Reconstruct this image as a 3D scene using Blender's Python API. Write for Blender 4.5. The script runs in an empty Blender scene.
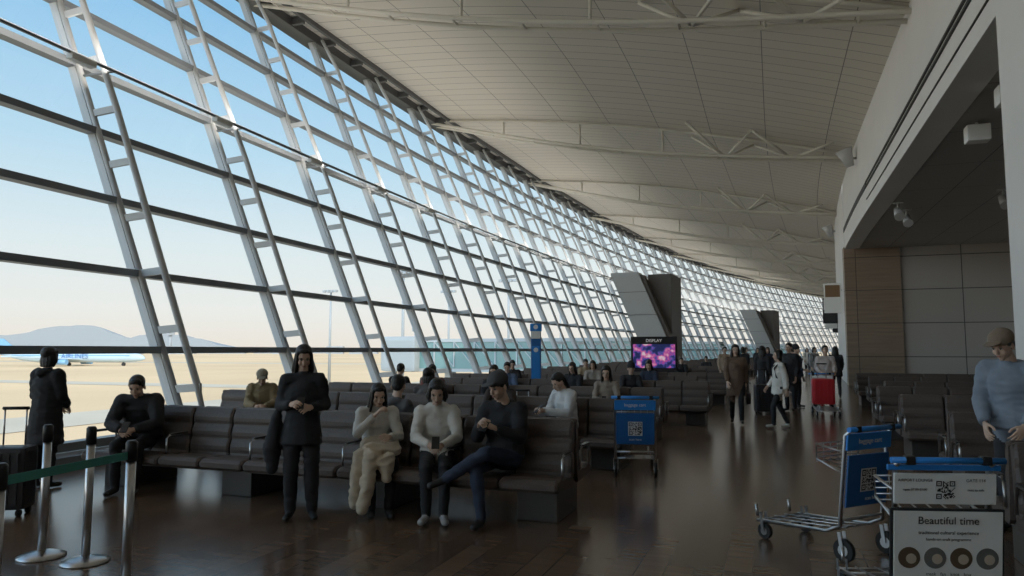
import bpy, bmesh, math, random
from math import sin, cos, pi, radians
from mathutils import Vector, Matrix, Euler, noise
random.seed(7)
S = bpy.context.scene
COL = S.collection
V = Vector

# ------------------------------------------------------------------ materials
_m = {}
def mat(name, color, rough=0.6, metal=0.0, bump=0.0, bscale=40.0, var=0.0, emis=0.0, spec=0.5):
    if name in _m: return _m[name]
    m = bpy.data.materials.new(name); m.use_nodes = True
    nt = m.node_tree; b = nt.nodes['Principled BSDF']
    b.inputs['Base Color'].default_value = (*color, 1)
    b.inputs['Roughness'].default_value = rough
    b.inputs['Metallic'].default_value = metal
    b.inputs['Specular IOR Level'].default_value = spec
    if emis:
        b.inputs['Emission Color'].default_value = (*color, 1); b.inputs['Emission Strength'].default_value = emis
    if bump or var:
        tc = nt.nodes.new('ShaderNodeTexCoord'); n = nt.nodes.new('ShaderNodeTexNoise')
        n.inputs['Scale'].default_value = bscale; n.inputs['Detail'].default_value = 3
        nt.links.new(tc.outputs['Object'], n.inputs['Vector'])
        if bump:
            bp = nt.nodes.new('ShaderNodeBump'); bp.inputs['Strength'].default_value = bump; bp.inputs['Distance'].default_value = 0.02
            nt.links.new(n.outputs['Fac'], bp.inputs['Height']); nt.links.new(bp.outputs['Normal'], b.inputs['Normal'])
        if var:
            r = nt.nodes.new('ShaderNodeValToRGB')
            r.color_ramp.elements[0].position = 0.3; r.color_ramp.elements[1].position = 0.7
            r.color_ramp.elements[0].color = (*[c*(1-var) for c in color], 1)
            r.color_ramp.elements[1].color = (*[min(1, c*(1+var)) for c in color], 1)
            nt.links.new(n.outputs['Fac'], r.inputs['Fac']); nt.links.new(r.outputs['Color'], b.inputs['Base Color'])
    _m[name] = m
    return m

def brick_mat(name, c1, c2, mortar, bw, rh, msize, rough, coord='UV', rot=0, rough_var=0.0, bump=0.1, noise=None, spec=0.5, offset=0.5):
    m = bpy.data.materials.new(name); m.use_nodes = True
    nt = m.node_tree; b = nt.nodes['Principled BSDF']; L = nt.links.new
    tc = nt.nodes.new('ShaderNodeTexCoord'); mp = nt.nodes.new('ShaderNodeMapping')
    mp.inputs['Rotation'].default_value = (0, 0, rot)
    br = nt.nodes.new('ShaderNodeTexBrick')
    br.inputs['Scale'].default_value = 1.0
    br.inputs['Brick Width'].default_value = bw; br.inputs['Row Height'].default_value = rh
    br.inputs['Mortar Size'].default_value = msize; br.inputs['Mortar Smooth'].default_value = 0.1
    br.offset = offset
    br.inputs['Color1'].default_value = (*c1, 1); br.inputs['Color2'].default_value = (*c2, 1); br.inputs['Mortar'].default_value = (*mortar, 1)
    L(tc.outputs[coord], mp.inputs['Vector']); L(mp.outputs['Vector'], br.inputs['Vector'])
    out = br.outputs['Color']
    if noise:
        ns = nt.nodes.new('ShaderNodeTexNoise'); mp2 = nt.nodes.new('ShaderNodeMapping')
        mp2.inputs['Rotation'].default_value = (0, 0, rot); mp2.inputs['Scale'].default_value = noise
        L(tc.outputs[coord], mp2.inputs['Vector']); L(mp2.outputs['Vector'], ns.inputs['Vector']); ns.inputs['Scale'].default_value = 1
        ns.inputs['Detail'].default_value = 4
        mr = nt.nodes.new('ShaderNodeMapRange'); mr.inputs['To Min'].default_value = 0.65; mr.inputs['To Max'].default_value = 1.35
        L(ns.outputs['Fac'], mr.inputs['Value'])
        mx = nt.nodes.new('ShaderNodeMix'); mx.data_type = 'RGBA'; mx.blend_type = 'MULTIPLY'; mx.inputs['Factor'].default_value = 1
        L(out, mx.inputs['A']); L(mr.outputs['Result'], mx.inputs['B']); out = mx.outputs['Result']
    L(out, b.inputs['Base Color'])
    b.inputs['Roughness'].default_value = rough; b.inputs['Specular IOR Level'].default_value = spec
    if bump:
        bp = nt.nodes.new('ShaderNodeBump'); bp.inputs['Strength'].default_value = bump; bp.inputs['Distance'].default_value = 0.01; bp.invert = True
        L(br.outputs['Fac'], bp.inputs['Height']); L(bp.outputs['Normal'], b.inputs['Normal'])
    return m

M_floor = brick_mat('floor_wood_planks', (0.18, 0.115, 0.076), (0.125, 0.080, 0.055), (0.04, 0.028, 0.021), 1.6, 0.2, 0.004, 0.2, 'Object', rot=radians(90), noise=(1.5, 14, 1), bump=0.05)
M_ceil = brick_mat('ceiling_perforated_panels', (0.70, 0.655, 0.58), (0.675, 0.63, 0.56), (0.24, 0.22, 0.195), 2.2, 0.62, 0.014, 0.7, 'UV', bump=0.2, offset=0.0)
M_wallp = brick_mat('wall_panel_grey', (0.46, 0.435, 0.41), (0.44, 0.415, 0.39), (0.10, 0.10, 0.10), 2.4, 1.5, 0.02, 0.5, 'UV', bump=0.2, offset=0.0)
M_woodp = brick_mat('wall_panel_wood', (0.30, 0.225, 0.165), (0.265, 0.20, 0.148), (0.09, 0.07, 0.055), 2.4, 1.5, 0.015, 0.5, 'UV', noise=(0.6, 9, 1), bump=0.1, offset=0.0)
M_soffit = brick_mat('soffit_panels', (0.36, 0.345, 0.33), (0.35, 0.335, 0.32), (0.12, 0.115, 0.11), 1.5, 3.0, 0.015, 0.6, 'UV', bump=0.1, offset=0.0)
M_bulk = mat('bulkhead_plaster', (0.74, 0.73, 0.72), 0.6, var=0.03, bscale=0.6)
M_dark = mat('dark_recess', (0.03, 0.03, 0.03), 0.6)
M_mull = mat('mullion_grey', (0.24, 0.26, 0.28), 0.45, 0.2)
M_steel = mat('white_painted_steel', (0.55, 0.56, 0.57), 0.45)
M_tube = mat('ceiling_truss_paint', (0.70, 0.67, 0.60), 0.5)
M_chrome = mat('brushed_steel', (0.55, 0.55, 0.56), 0.28, 1.0)
M_black = mat('black_plastic', (0.015, 0.015, 0.017), 0.45)
M_leather = mat('brown_leather', (0.10, 0.076, 0.066), 0.5, bump=0.12, bscale=60, var=0.15)
M_ped = mat('pedestal_dark', (0.055, 0.047, 0.043), 0.35)
M_blue = mat('cart_blue', (0.03, 0.25, 0.70), 0.35)
M_navy = mat('cart_panel_navy', (0.02, 0.13, 0.38), 0.35)
M_white = mat('white_print', (0.8, 0.8, 0.78), 0.5)
M_rubber = mat('rubber_tyre', (0.02, 0.02, 0.02), 0.7)
M_red = mat('red_case_shell', (0.60, 0.03, 0.04), 0.4)
M_belt = mat('green_belt_fabric', (0.08, 0.32, 0.27), 0.7)

def glass_mat():
    m = bpy.data.materials.new('facade_glass'); m.use_nodes = True; nt = m.node_tree
    nt.nodes.remove(nt.nodes['Principled BSDF'])
    o = nt.nodes['Material Output']; t = nt.nodes.new('ShaderNodeBsdfTransparent'); g = nt.nodes.new('ShaderNodeBsdfGlossy')
    t.inputs['Color'].default_value = (0.90, 0.94, 0.95, 1); g.inputs['Roughness'].default_value = 0.02
    mx = nt.nodes.new('ShaderNodeMixShader'); mx.inputs['Fac'].default_value = 0.04
    nt.links.new(t.outputs[0], mx.inputs[1]); nt.links.new(g.outputs[0], mx.inputs[2]); nt.links.new(mx.outputs[0], o.inputs['Surface'])
    return m
M_glass = glass_mat()

# ------------------------------------------------------------------ mesh helpers
def finish(bm, name, mats, smooth=False, parent=None, loc=None, rot=None, recalc=True):
    if recalc: bmesh.ops.recalc_face_normals(bm, faces=bm.faces)
    me = bpy.data.meshes.new(name); bm.to_mesh(me); bm.free()
    for m in mats: me.materials.append(m)
    if smooth:
        for p in me.polygons: p.use_smooth = True
    ob = bpy.data.objects.new(name, me); COL.objects.link(ob)
    if parent: ob.parent = parent
    if loc is not None: ob.location = loc
    if rot is not None: ob.rotation_euler = rot
    return ob
def link(me, name, loc=(0, 0, 0), rot=(0, 0, 0), parent=None):
    ob = bpy.data.objects.new(name, me); COL.objects.link(ob); ob.location = loc; ob.rotation_euler = rot
    if parent: ob.parent = parent
    return ob
def empty(name, loc=(0, 0, 0), rz=0, sc=1):
    e = bpy.data.objects.new(name, None); COL.objects.link(e); e.location = loc; e.rotation_euler = (0, 0, rz); e.scale = (sc,)*3
    e.empty_display_size = 0.1
    return e
def box(bm, c, s, mi=0, M=None, bev=0.0):
    r = bmesh.ops.create_cube(bm, size=1)
    vs = r['verts']
    for v in vs: v.co = V((v.co.x*s[0], v.co.y*s[1], v.co.z*s[2]))
    fs = {f for v in vs for f in v.link_faces}
    for f in fs: f.material_index = mi
    if bev:
        es = {e for v in vs for e in v.link_edges}
        rr = bmesh.ops.bevel(bm, geom=list(es), offset=bev, segments=2, affect='EDGES', profile=0.7)
        vs = list({v for f in rr['faces'] for v in f.verts} | {v for v in vs if v.is_valid})
        for f in rr['faces']: f.material_index = mi
    for v in vs:
        v.co = (M @ v.co if M else v.co) + V(c)
    return vs
def tube(bm, pts, r, n=8, mi=0, cap=True):
    pts = [V(p) for p in pts]; rings = []
    rr = r if isinstance(r, (list, tuple)) else [r]*len(pts)
    for i, p in enumerate(pts):
        d = (pts[min(i+1, len(pts)-1)] - pts[max(i-1, 0)]).normalized()
        up = V((0, 0, 1)) if abs(d.z) < 0.95 else V((0, 1, 0))
        a = d.cross(up).normalized(); b = d.cross(a)
        rings.append([bm.verts.new(p + (a*cos(2*pi*k/n) + b*sin(2*pi*k/n))*rr[i]) for k in range(n)])
    for i in range(len(rings)-1):
        for k in range(n):
            f = bm.faces.new((rings[i][k], rings[i][(k+1) % n], rings[i+1][(k+1) % n], rings[i+1][k])); f.material_index = mi; f.smooth = True
    if cap:
        for q in (rings[0], rings[-1]):
            f = bm.faces.new(q); f.material_index = mi
def beam(bm, p0, p1, w, h, mi=0, side=V((0, 1, 0))):
    p0 = V(p0); p1 = V(p1); d = (p1-p0).normalized(); a = (side - d*side.dot(d)).normalized(); b = d.cross(a)
    vs = []
    for p in (p0, p1):
        vs.append([bm.verts.new(p + a*w/2*i + b*h/2*j) for i, j in ((-1, -1), (1, -1), (1, 1), (-1, 1))])
    for k in range(4):
        f = bm.faces.new((vs[0][k], vs[0][(k+1) % 4], vs[1][(k+1) % 4], vs[1][k])); f.material_index = mi
    bm.faces.new(vs[0]).material_index = mi; bm.faces.new(vs[1]).material_index = mi

# hall plan: arc of 370 m radius
RC = 370.0; XC = 359.5; YC = 26.0
def arc(yp, r, z):
    th = (yp-YC)/RC
    return V((XC-r*cos(th), YC+r*sin(th), z))
def FR(z): return RC + 0.42*(z-1.6)
def arc_strip(bm, y0, y1, step, prof, closed=True, mi=0, uv=None):
    n = max(1, int(round((y1-y0)/step))); rows = []
    for i in range(n+1):
        y = y0+(y1-y0)*i/n
        rows.append([bm.verts.new(arc(y, r, z)) for r, z in prof])
    m = len(prof)
    for i in range(n):
        for k in range(m if closed else m-1):
            f = bm.faces.new((rows[i][k], rows[i][(k+1) % m], rows[i+1][(k+1) % m], rows[i+1][k])); f.material_index = mi
    if closed:
        bm.faces.new(rows[0]).material_index = mi; bm.faces.new(rows[-1]).material_index = mi
def rect(r, z, dr, dz): return [(r-dr, z-dz), (r+dr, z-dz), (r+dr, z+dz), (r-dr, z+dz)]
Y0, Y1 = -34.0, 190.0

# ------------------------------------------------------------------ shell
bm = bmesh.new(); arc_strip(bm, Y0, Y1, 4, [(FR(0)+0.3, 0), (345, 0), (345, -0.3), (FR(0)+0.3, -0.3)])
finish(bm, 'floor', [M_floor])
def right_pt(yp, z): return V((3.0, yp, z)) if yp < 26 else arc(yp, 356.5, z)
BAY = 12.9; YT = 17.4
def ceil_pt(t, yp, dz=0):
    a = arc(yp, FR(12.5), 0); b = right_pt(yp, 0)
    z = 12.6*(1-t) + 9.2*t + 0.45*sin(pi*t) + 0.28*abs(sin(pi*(yp-YT)/BAY))*max(0, sin(pi*t))**0.6
    p = a.lerp(b, t); p.z = z+dz
    return p
bm = bmesh.new(); uvl = bm.loops.layers.uv.new('UVMap')
NT = 26; NY = int((Y1-Y0)/1.1)
grid = [[bm.verts.new(ceil_pt(k/NT, Y0+(Y1-Y0)*i/NY)) for k in range(NT+1)] for i in range(NY+1)]
for i in range(NY):
    for k in range(NT):
        f = bm.faces.new((grid[i][k], grid[i+1][k], grid[i+1][k+1], grid[i][k+1])); f.smooth = True
        for l, (a, b) in zip(f.loops, ((i, k), (i+1, k), (i+1, k+1), (i, k+1))):
            l[uvl].uv = (b/NT*18.6, Y0+(Y1-Y0)*a/NY + 103)
finish(bm, 'ceiling', [M_ceil])
bm = bmesh.new()
arc_strip(bm, Y0, Y1, 3, rect(FR(12.45), 12.5, 0.28, 0.22))
arc_strip(bm, Y0, Y1, 3, rect(FR(12.45)-0.8, 12.5, 0.06, 0.10))
y = Y0+1
while y < Y1-1:
    box(bm, arc(y, FR(12.45)-0.5, 12.42), (0.5, 0.12, 0.22)); y += 1.8
finish(bm, 'trim_roof_edge', [mat('roof_edge_dark', (0.10, 0.10, 0.10), 0.6)])

# facade glass + mullions
bm = bmesh.new(); arc_strip(bm, Y0, Y1, 3.6, [(FR(z), z) for z in (0.05, 12.4)], closed=False)
finish(bm, 'window_facade_glass', [M_glass])
bm = bmesh.new()
for k in range(-1, 9):
    z = 1.6 + 1.35*k
    arc_strip(bm, Y0, Y1, 3.6, rect(FR(z)-0.06, z, 0.11, 0.06))
finish(bm, 'window_frame_horizontals', [M_mull])
bm = bmesh.new(); arc_strip(bm, Y0, Y1, 3.6, [(FR(0)-0.35, 0), (FR(0)+0.2, 0), (FR(0)+0.25, 0.16), (FR(0)-0.35, 0.16)])
finish(bm, 'window_sill', [M_mull])
def ladder_mesh():
    bm = bmesh.new()
    l = 0.42
    def P(z, off): return V((-(l*(z-1.6)) + off, 0, z))
    tube(bm, [P(0, 0.16), P(12.4, 0.16)], 0.055, 8)
    tube(bm, [P(0, 0.52), P(1.0, 0.66), P(6, 0.74), P(11.2, 0.66), P(12.3, 0.5)], 0.06, 8)
    z = 0.93
    while z < 12:
        beam(bm, P(z, 0.16), P(z+0.04, 0.72), 0.05, 0.13); z += 0.675*1.5
    beam(bm, P(0.1, 0.02), P(12.4, 0.02), 0.09, 0.16)
    box(bm, P(0.05, 0.35), (0.7, 0.25, 0.1))
    me_ob = finish(bm, 'tmp', [M_steel])
    me = me_ob.data; bpy.data.objects.remove(me_ob); return me
lm = ladder_mesh(); k = -11
while 9.7+3.6*k < Y1-2:
    yp = 9.7+3.6*k; th = (yp-YC)/RC
    link(lm, 'facade_ladder_column', arc(yp, RC, 0), (0, 0, -th)); k += 1
bm = bmesh.new(); zr = 6.75
arc_strip(bm, Y0, 120, 3.6, [(FR(zr)-0.95+0.035*cos(a*pi/3), zr+0.035*sin(a*pi/3)) for a in range(6)])
k = -11
while 9.7+3.6*k < 118:
    yp = 9.7+3.6*k
    p = arc(yp-0.7, FR(zr)-0.95, zr-0.07); th = (yp-YC)/RC
    box(bm, p, (0.16, 0.5, 0.12), 1, Matrix.Rotation(-th, 3, 'Z'), 0.03)
    tube(bm, [arc(yp, FR(zr)-0.95, zr), arc(yp, FR(zr)-0.1, zr)], 0.025, 6)
    k += 1
finish(bm, 'wall_washer_light_rail', [M_mull, M_white])

def truss(yt):
    bm = bmesh.new()
    def P(t, z): 
        p = ceil_pt(t, yt); return V((p.x, p.y, z))
    lo = lambda t: 12.6*(1-t)+9.2*t - 0.25 - 0.5*sin(pi*t)
    hi = lambda t: ceil_pt(t, yt).z-0.08
    N = 18
    for off in (-0.26, 0.26):
        tube(bm, [P(i/N, lo(i/N)) + V((0, off, 0)) for i in range(N+1)], 0.068, 8)
    tube(bm, [P(i/N, hi(i/N)) for i in range(N+1)], 0.06, 6)
    for i in range(1, N, 2):
        t = i/N
        tube(bm, [P(t, lo(t))+V((0, -0.26, 0)), P(t, lo(t))+V((0, 0.26, 0))], 0.03, 6)
    for t in (0.2, 0.4, 0.6):
        tube(bm, [P(t, lo(t)), P(t, hi(t))], 0.045, 6)
    for t0, t1 in ((0.74, 0.66), (0.74, 0.80), (0.88, 0.80), (0.88, 0.96)):
        for off in (-1.1, 1.1):
            q = ceil_pt(t1, yt+off); tube(bm, [P(t0, lo(t0)), V((q.x, q.y, q.z-0.02))], 0.055, 6)
    finish(bm, 'roof_truss', [M_tube])
yt = YT-BAY*3
while yt < 185:
    truss(yt); yt += BAY

# right side : bulkhead, soffit, recess
def quad_uv(name, pts, uvs, m):
    bm = bmesh.new(); u = bm.loops.layers.uv.new('UVMap'); f = bm.faces.new([bm.verts.new(p) for p in pts])
    for l, q in zip(f.loops, uvs): l[u].uv = q
    return finish(bm, name, [m], recalc=False)
bm = bmesh.new()
ym = (Y0+26)/2; yl = 26-Y0
box(bm, (3.3, ym, 7.75), (0.6, yl, 3.1), 0)
arc_strip(bm, 26, 36.3, 2, [(356.5, 6.2), (355.9, 6.2), (355.9, 9.3), (356.5, 9.3)])
box(bm, (2.985, ym, 6.98), (0.05, yl, 0.05), 1); box(bm, (2.985, ym, 7.12), (0.05, yl, 0.05), 1)
box(bm, (2.99, ym, 6.55), (0.04, yl, 0.02), 1)
arc_strip(bm, 26, 36.3, 2, [(356.53, 6.96), (356.4, 6.96), (356.4, 7.15), (356.53, 7.15)], mi=1)
finish(bm, 'wall_right_bulkhead', [M_bulk, M_dark])
quad_uv('ceiling_soffit', [(3.55, Y0, 6.22), (10.3, Y0, 6.22), (10.3, 36.6, 6.22), (3.55, 36.6, 6.22)], [(0, 0), (7.2, 0), (7.2, 70.2), (0, 70.2)], M_soffit)
quad_uv('wall_right', [(10.2, Y0, 0), (10.2, 36.2, 0), (10.2, 36.2, 6.4), (10.2, Y0, 6.4)], [(0, 0), (70.2, 0), (70.2, 6.4), (0, 6.4)], M_wallp)
quad_uv('wall_end_panelled', [(5.4, 36.2, 0), (10.2, 36.2, 0), (10.2, 36.2, 6.4), (5.4, 36.2, 6.4)], [(0, .2), (4.8, .2), (4.8, 6.6), (0, 6.6)], M_wallp)
bm = bmesh.new(); u = bm.loops.layers.uv.new('UVMap')
box(bm, (4.25, 36.4, 3.15), (2.3, 0.7, 6.3))
for f in bm.faces:
    for l in f.loops: l[u].uv = (l.vert.co.x+l.vert.co.y*0.5, l.vert.co.z+.2)
finish(bm, 'wall_wood_pier', [M_woodp])
bm = bmesh.new(); arc_strip(bm, 36.6, Y1, 3, [(356.5, 0), (356.0, 0), (356.0, 9.3), (356.5, 9.3)])
finish(bm, 'wall_spine', [M_bulk])
bm = bmesh.new(); box(bm, (3.35, 10.55, 3.1), (0.75, 1.3, 6.2), 0, bev=0.02); box(bm, (3.35, 10.55, 0.08), (0.79, 1.34, 0.16), 1)
finish(bm, 'wall_column', [M_bulk, M_chrome])
quad_uv('wall_back', [(-18, Y0, -0.3), (14, Y0, -0.3), (14, Y0, 13.5), (-18, Y0, 13.5)], [(0, 0), (30, 0), (30, 13), (0, 13)], M_bulk)
p = arc(Y1, 376, 0); q = arc(Y1, 345, 0)
quad_uv('wall_far', [(p.x, p.y, 0), (q.x, q.y, 0), (q.x, q.y, 13.5), (p.x, p.y, 13.5)], [(0, 0), (30, 0), (30, 13), (0, 13)], M_wallp)

M_lamp = mat('lamp_grey', (0.5, 0.5, 0.5), 0.4)
def uplight(loc):
    bm = bmesh.new()
    tube(bm, [(0, 0, 0), (-0.25, -0.05, 0)], 0.05, 8)
    tube(bm, [(-0.2, 0.0, -0.3), (-0.3, -0.05, 0.0), (-0.42, -0.1, 0.32)], [0.14, 0.2, 0.3], 14)
    finish(bm, 'wall_uplight', [M_lamp], loc=loc)
uplight((3.0, 28.6, 8.6)); uplight((3.35, 43.5, 8.2)); uplight((3.0, 5, 8.6))
for l in ((4.0, 16.7), (3.95, 14.3), (6.5, 20.0)):
    bm = bmesh.new(); box(bm, (0, 0, -0.22), (0.42, 0.34, 0.34), 0, bev=0.04); tube(bm, [(0, 0, 0.02), (0, 0, -0.1)], 0.03, 8)
    finish(bm, 'ceiling_speaker', [M_white, M_mull], loc=(l[0], l[1], 6.2))
for l in ((3.75, 25.0), (4.2, 26.4), (6.3, 24)):
    bm = bmesh.new(); tube(bm, [(0, 0, 0.02), (0, 0, -0.25)], 0.03, 8); tube(bm, [(0, 0.1, -0.2), (0, -0.25, -0.5)], [0.11, 0.15], 12); box(bm, (0, 0, -.01), (.3, .12, .04))
    finish(bm, 'track_spotlight', [M_lamp], loc=(l[0], l[1], 6.2))

def pier(yp, k=1.0):
    th = (yp-YC)/RC; bm = bmesh.new(); l = 0.42
    def prism(x0, x1, zt, y0, y1, mi, lean, zb=0):
        a = []
        for yy in (y0, y1):
            a.append([bm.verts.new(V((x-lean*(z-1.6), yy, z))) for x, z in ((x0, zb), (x1, zb), (x1, zt), (x0, zt))])
        for k in range(4):
            bm.faces.new((a[0][k], a[0][(k+1) % 4], a[1][(k+1) % 4], a[1][k])).material_index = mi
        bm.faces.new(a[0]).material_index = mi; bm.faces.new(a[1]).material_index = mi
    prism(1.2, 3.2, 7.0*k, -0.6, 0.6, 0, l)
    prism(1.4, 3.0, 6.9*k, 0.5, 4.2, 1, 0.0)
    prism(3.2, 3.45, 6.8*k, -0.4, 0.5, 1, l)
    for z in (2.4, 4.0, 5.6):
        prism(1.18, 3.22, z+0.03, -0.62, -0.58, 1, l, z)
    finish(bm, 'raking_air_pier', [mat('pier_metal', (0.42, 0.42, 0.41), 0.45), mat('pier_dark', (0.10, 0.085, 0.075), 0.5)], loc=arc(yp, RC, 0), rot=(0, 0, -th))
pier(50.4); pier(100, 0.98)

# ------------------------------------------------------------------ seats
def seat_mesh(nseat):
    w = 0.58; bm = bmesh.new()
    def one(x0, flip):
        s = -1 if not flip else 1
        prof = [(0.60, 0.31), (0.635, 0.34), (0.638, 0.39)]
        nr = 2
        for i in range(nr):
            for q in (0.06, 0.25, 0.5, 0.75, 0.94):
                y = 0.62-0.46*(i+q)/nr; prof.append((y, 0.418-0.03*(0.62-y)/0.46 + 0.022*sin(pi*q)))
        nb = 3
        for i in range(nb):
            for q in (0.05, 0.25, 0.5, 0.75, 0.95):
                t = (i+q)/nb; y = 0.165-0.07*t; z = 0.42+0.48*t
                prof.append((y+0.02*sin(pi*q), z))
        prof += [(0.085, 0.925), (0.045, 0.925), (0.02, 0.90), (0.05, 0.5), (0.08, 0.34), (0.12, 0.30)]
        g = 0.010; rows = []
        for x, sc in ((x0+g, 0.0), (x0+g+0.025, 1), (x0+w-g-0.025, 1), (x0+w-g, 0.0)):
            rr = []
            for (y, z) in prof:
                if sc == 0.0:
                    cy, cz = (0.37, 0.37) if z < 0.44 and y > 0.17 else (0.1, z)
                    y = y+(cy-y)*0.05 - (0.012 if y <= 0.2 and y > 0.09 else 0); z = z + ((cz-z)*0.25 if y > 0.2 else 0) - (0.015 if z > 0.88 else 0)
                rr.append(bm.verts.new((x, s*y, z)))
            rows.append(rr)
        m = len(prof)
        for i in range(3):
            for k in range(m):
                f = bm.faces.new((rows[i][k], rows[i][(k+1) % m], rows[i+1][(k+1) % m], rows[i+1][k])); f.smooth = False
        for q in (rows[0], rows[-1]):
            bm.faces.new(q)
    for i in range(nseat):
        one(i*w, False); one(i*w, True)
    Lx = nseat*w
    box(bm, (Lx/2, 0, 0.30), (Lx-0.1, 0.9, 0.05), 1)
    box(bm, (Lx/2, 0, 0.62), (Lx-0.06, 0.03, 0.5), 1)
    xs = [0.29+w*k for k in range(0, nseat, 3)] + [Lx-0.29]
    for x in sorted(set(round(a, 3) for a in xs)):
        box(bm, (x, 0, 0.14), (0.40, 0.72, 0.28), 1, bev=0.012)
    for k in range(0, nseat+1, 2):
        x = min(max(k*w, 0.0), Lx)
        for s in (-1, 1):
            tube(bm, [(x, s*0.13, 0.42), (x, s*0.15, 0.60), (x, s*0.2, 0.635), (x, s*0.46, 0.635), (x, s*0.5, 0.60), (x, s*0.5, 0.42)], 0.012, 6, 2)
            box(bm, (x, s*0.33, 0.645), (0.04, 0.25, 0.018), 1)
    o = finish(bm, 'tmp', [M_leather, M_ped, M_chrome]); me = o.data; bpy.data.objects.remove(o); return me
SM10 = seat_mesh(10); SM12 = seat_mesh(12); SM8 = seat_mesh(8)
ROWS = [6.92, 10.0, 13.1, 16.2, 19.3, 22.4, 25.5, 28.6, 31.7, 34.8, 37.9, 41.0]
for i, y in enumerate(ROWS):
    if i == 0: link(SM10, 'airport_bench_row', (-7.65, y, 0))
    elif i in (3, 5, 8): link(SM12, 'airport_bench_row', (-8.3, y, 0))
    elif i in (6,): link(SM8, 'airport_bench_row', (-8.8, y, 0))
    else: link(SM12, 'airport_bench_row', (-8.85, y, 0))
for y in (48, 52, 56, 62, 66, 70):
    p = arc(y, 366.5, 0); link(SM8, 'airport_bench_row', (p.x+0.5, p.y, 0))
for y in (6.35, 9.1, 12.4, 15.0, 17.6, 20.4, 23.4): link(SM10, 'airport_bench_row', (1.6 if y < 7 else 1.75 if y < 17 else 2.2, y, 0))

# ------------------------------------------------------------------ stanchions
def stanchion(x, y):
    bm = bmesh.new()
    tube(bm, [(0, 0, 0.0), (0, 0, 0.012), (0, 0, 0.03), (0, 0, 0.05)], [0.17, 0.17, 0.12, 0.04], 28)
    tube(bm, [(0, 0, 0.04), (0, 0, 0.9)], 0.03, 16)
    tube(bm, [(0, 0, 0.88), (0, 0, 1.0), (0, 0, 1.015)], [0.036, 0.036, 0.025], 16, 1)
    finish(bm, 'queue_stanchion', [M_chrome, M_black], loc=(x, y, 0))
ST = [(-3.79, 2.66), (-5.40, 4.15), (-4.95, 4.16), (-3.95, 3.62), (-5.3, 2.2)]
for s in ST: stanchion(*s)
bm = bmesh.new()
def belt(a, b):
    a = V((*a, 0.92)); b = V((*b, 0.92)); d = (b-a).normalized()*0.036; beam(bm, a+d, b-d, 0.05, 0.004, side=V((0, 0, 1)))
belt(ST[3], ST[0]); belt(ST[0], ST[4]); 
finish(bm, 'queue_belt', [M_belt])

# ------------------------------------------------------------------ QR / text helpers
def qr(parent, loc, size, rot, seed=1, frame=True):
    rnd = random.Random(seed); bm = bmesh.new(); n = 17; c = size/n
    box(bm, (0, 0.002, 0), (size*1.12, 0.002, size*1.12), 0)
    def cell(i, j, s=1):
        x = -size/2+i*c; z = -size/2+j*c
        f = bm.faces.new([bm.verts.new(q) for q in ((x, -0.001, z), (x+c*s, -0.001, z), (x+c*s, -0.001, z+c*s), (x, -0.001, z+c*s))]); f.material_index = 1
    fin = lambda i, j: (i < 6 and j < 6) or (i < 6 and j > n-7) or (i > n-7 and j > n-7)
    for i in range(n):
        for j in range(n):
            if fin(i, j):
                a = i if i < 6 else i-(n-5); b = j if j < 6 else j-(n-5)
                if a > 4 or b > 4 or a < 0 or b < 0: continue
                if a in (0, 4) or b in (0, 4) or (a == 2 and b == 2): cell(i, j)
            elif rnd.random() < 0.5: cell(i, j)
    finish(bm, 'qr_code', [M_white, M_black], parent=parent, loc=loc, rot=rot, recalc=False)
def text(parent, s, loc, size, rot, m, ext=0.001, align='CENTER'):
    c = bpy.data.curves.new('label_text', 'FONT'); c.body = s; c.size = size; c.align_x = align; c.extrude = ext
    c.materials.append(m); o = bpy.data.objects.new('label_text', c); COL.objects.link(o); o.parent = parent; o.location = loc; o.rotation_euler = rot
    return o

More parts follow.
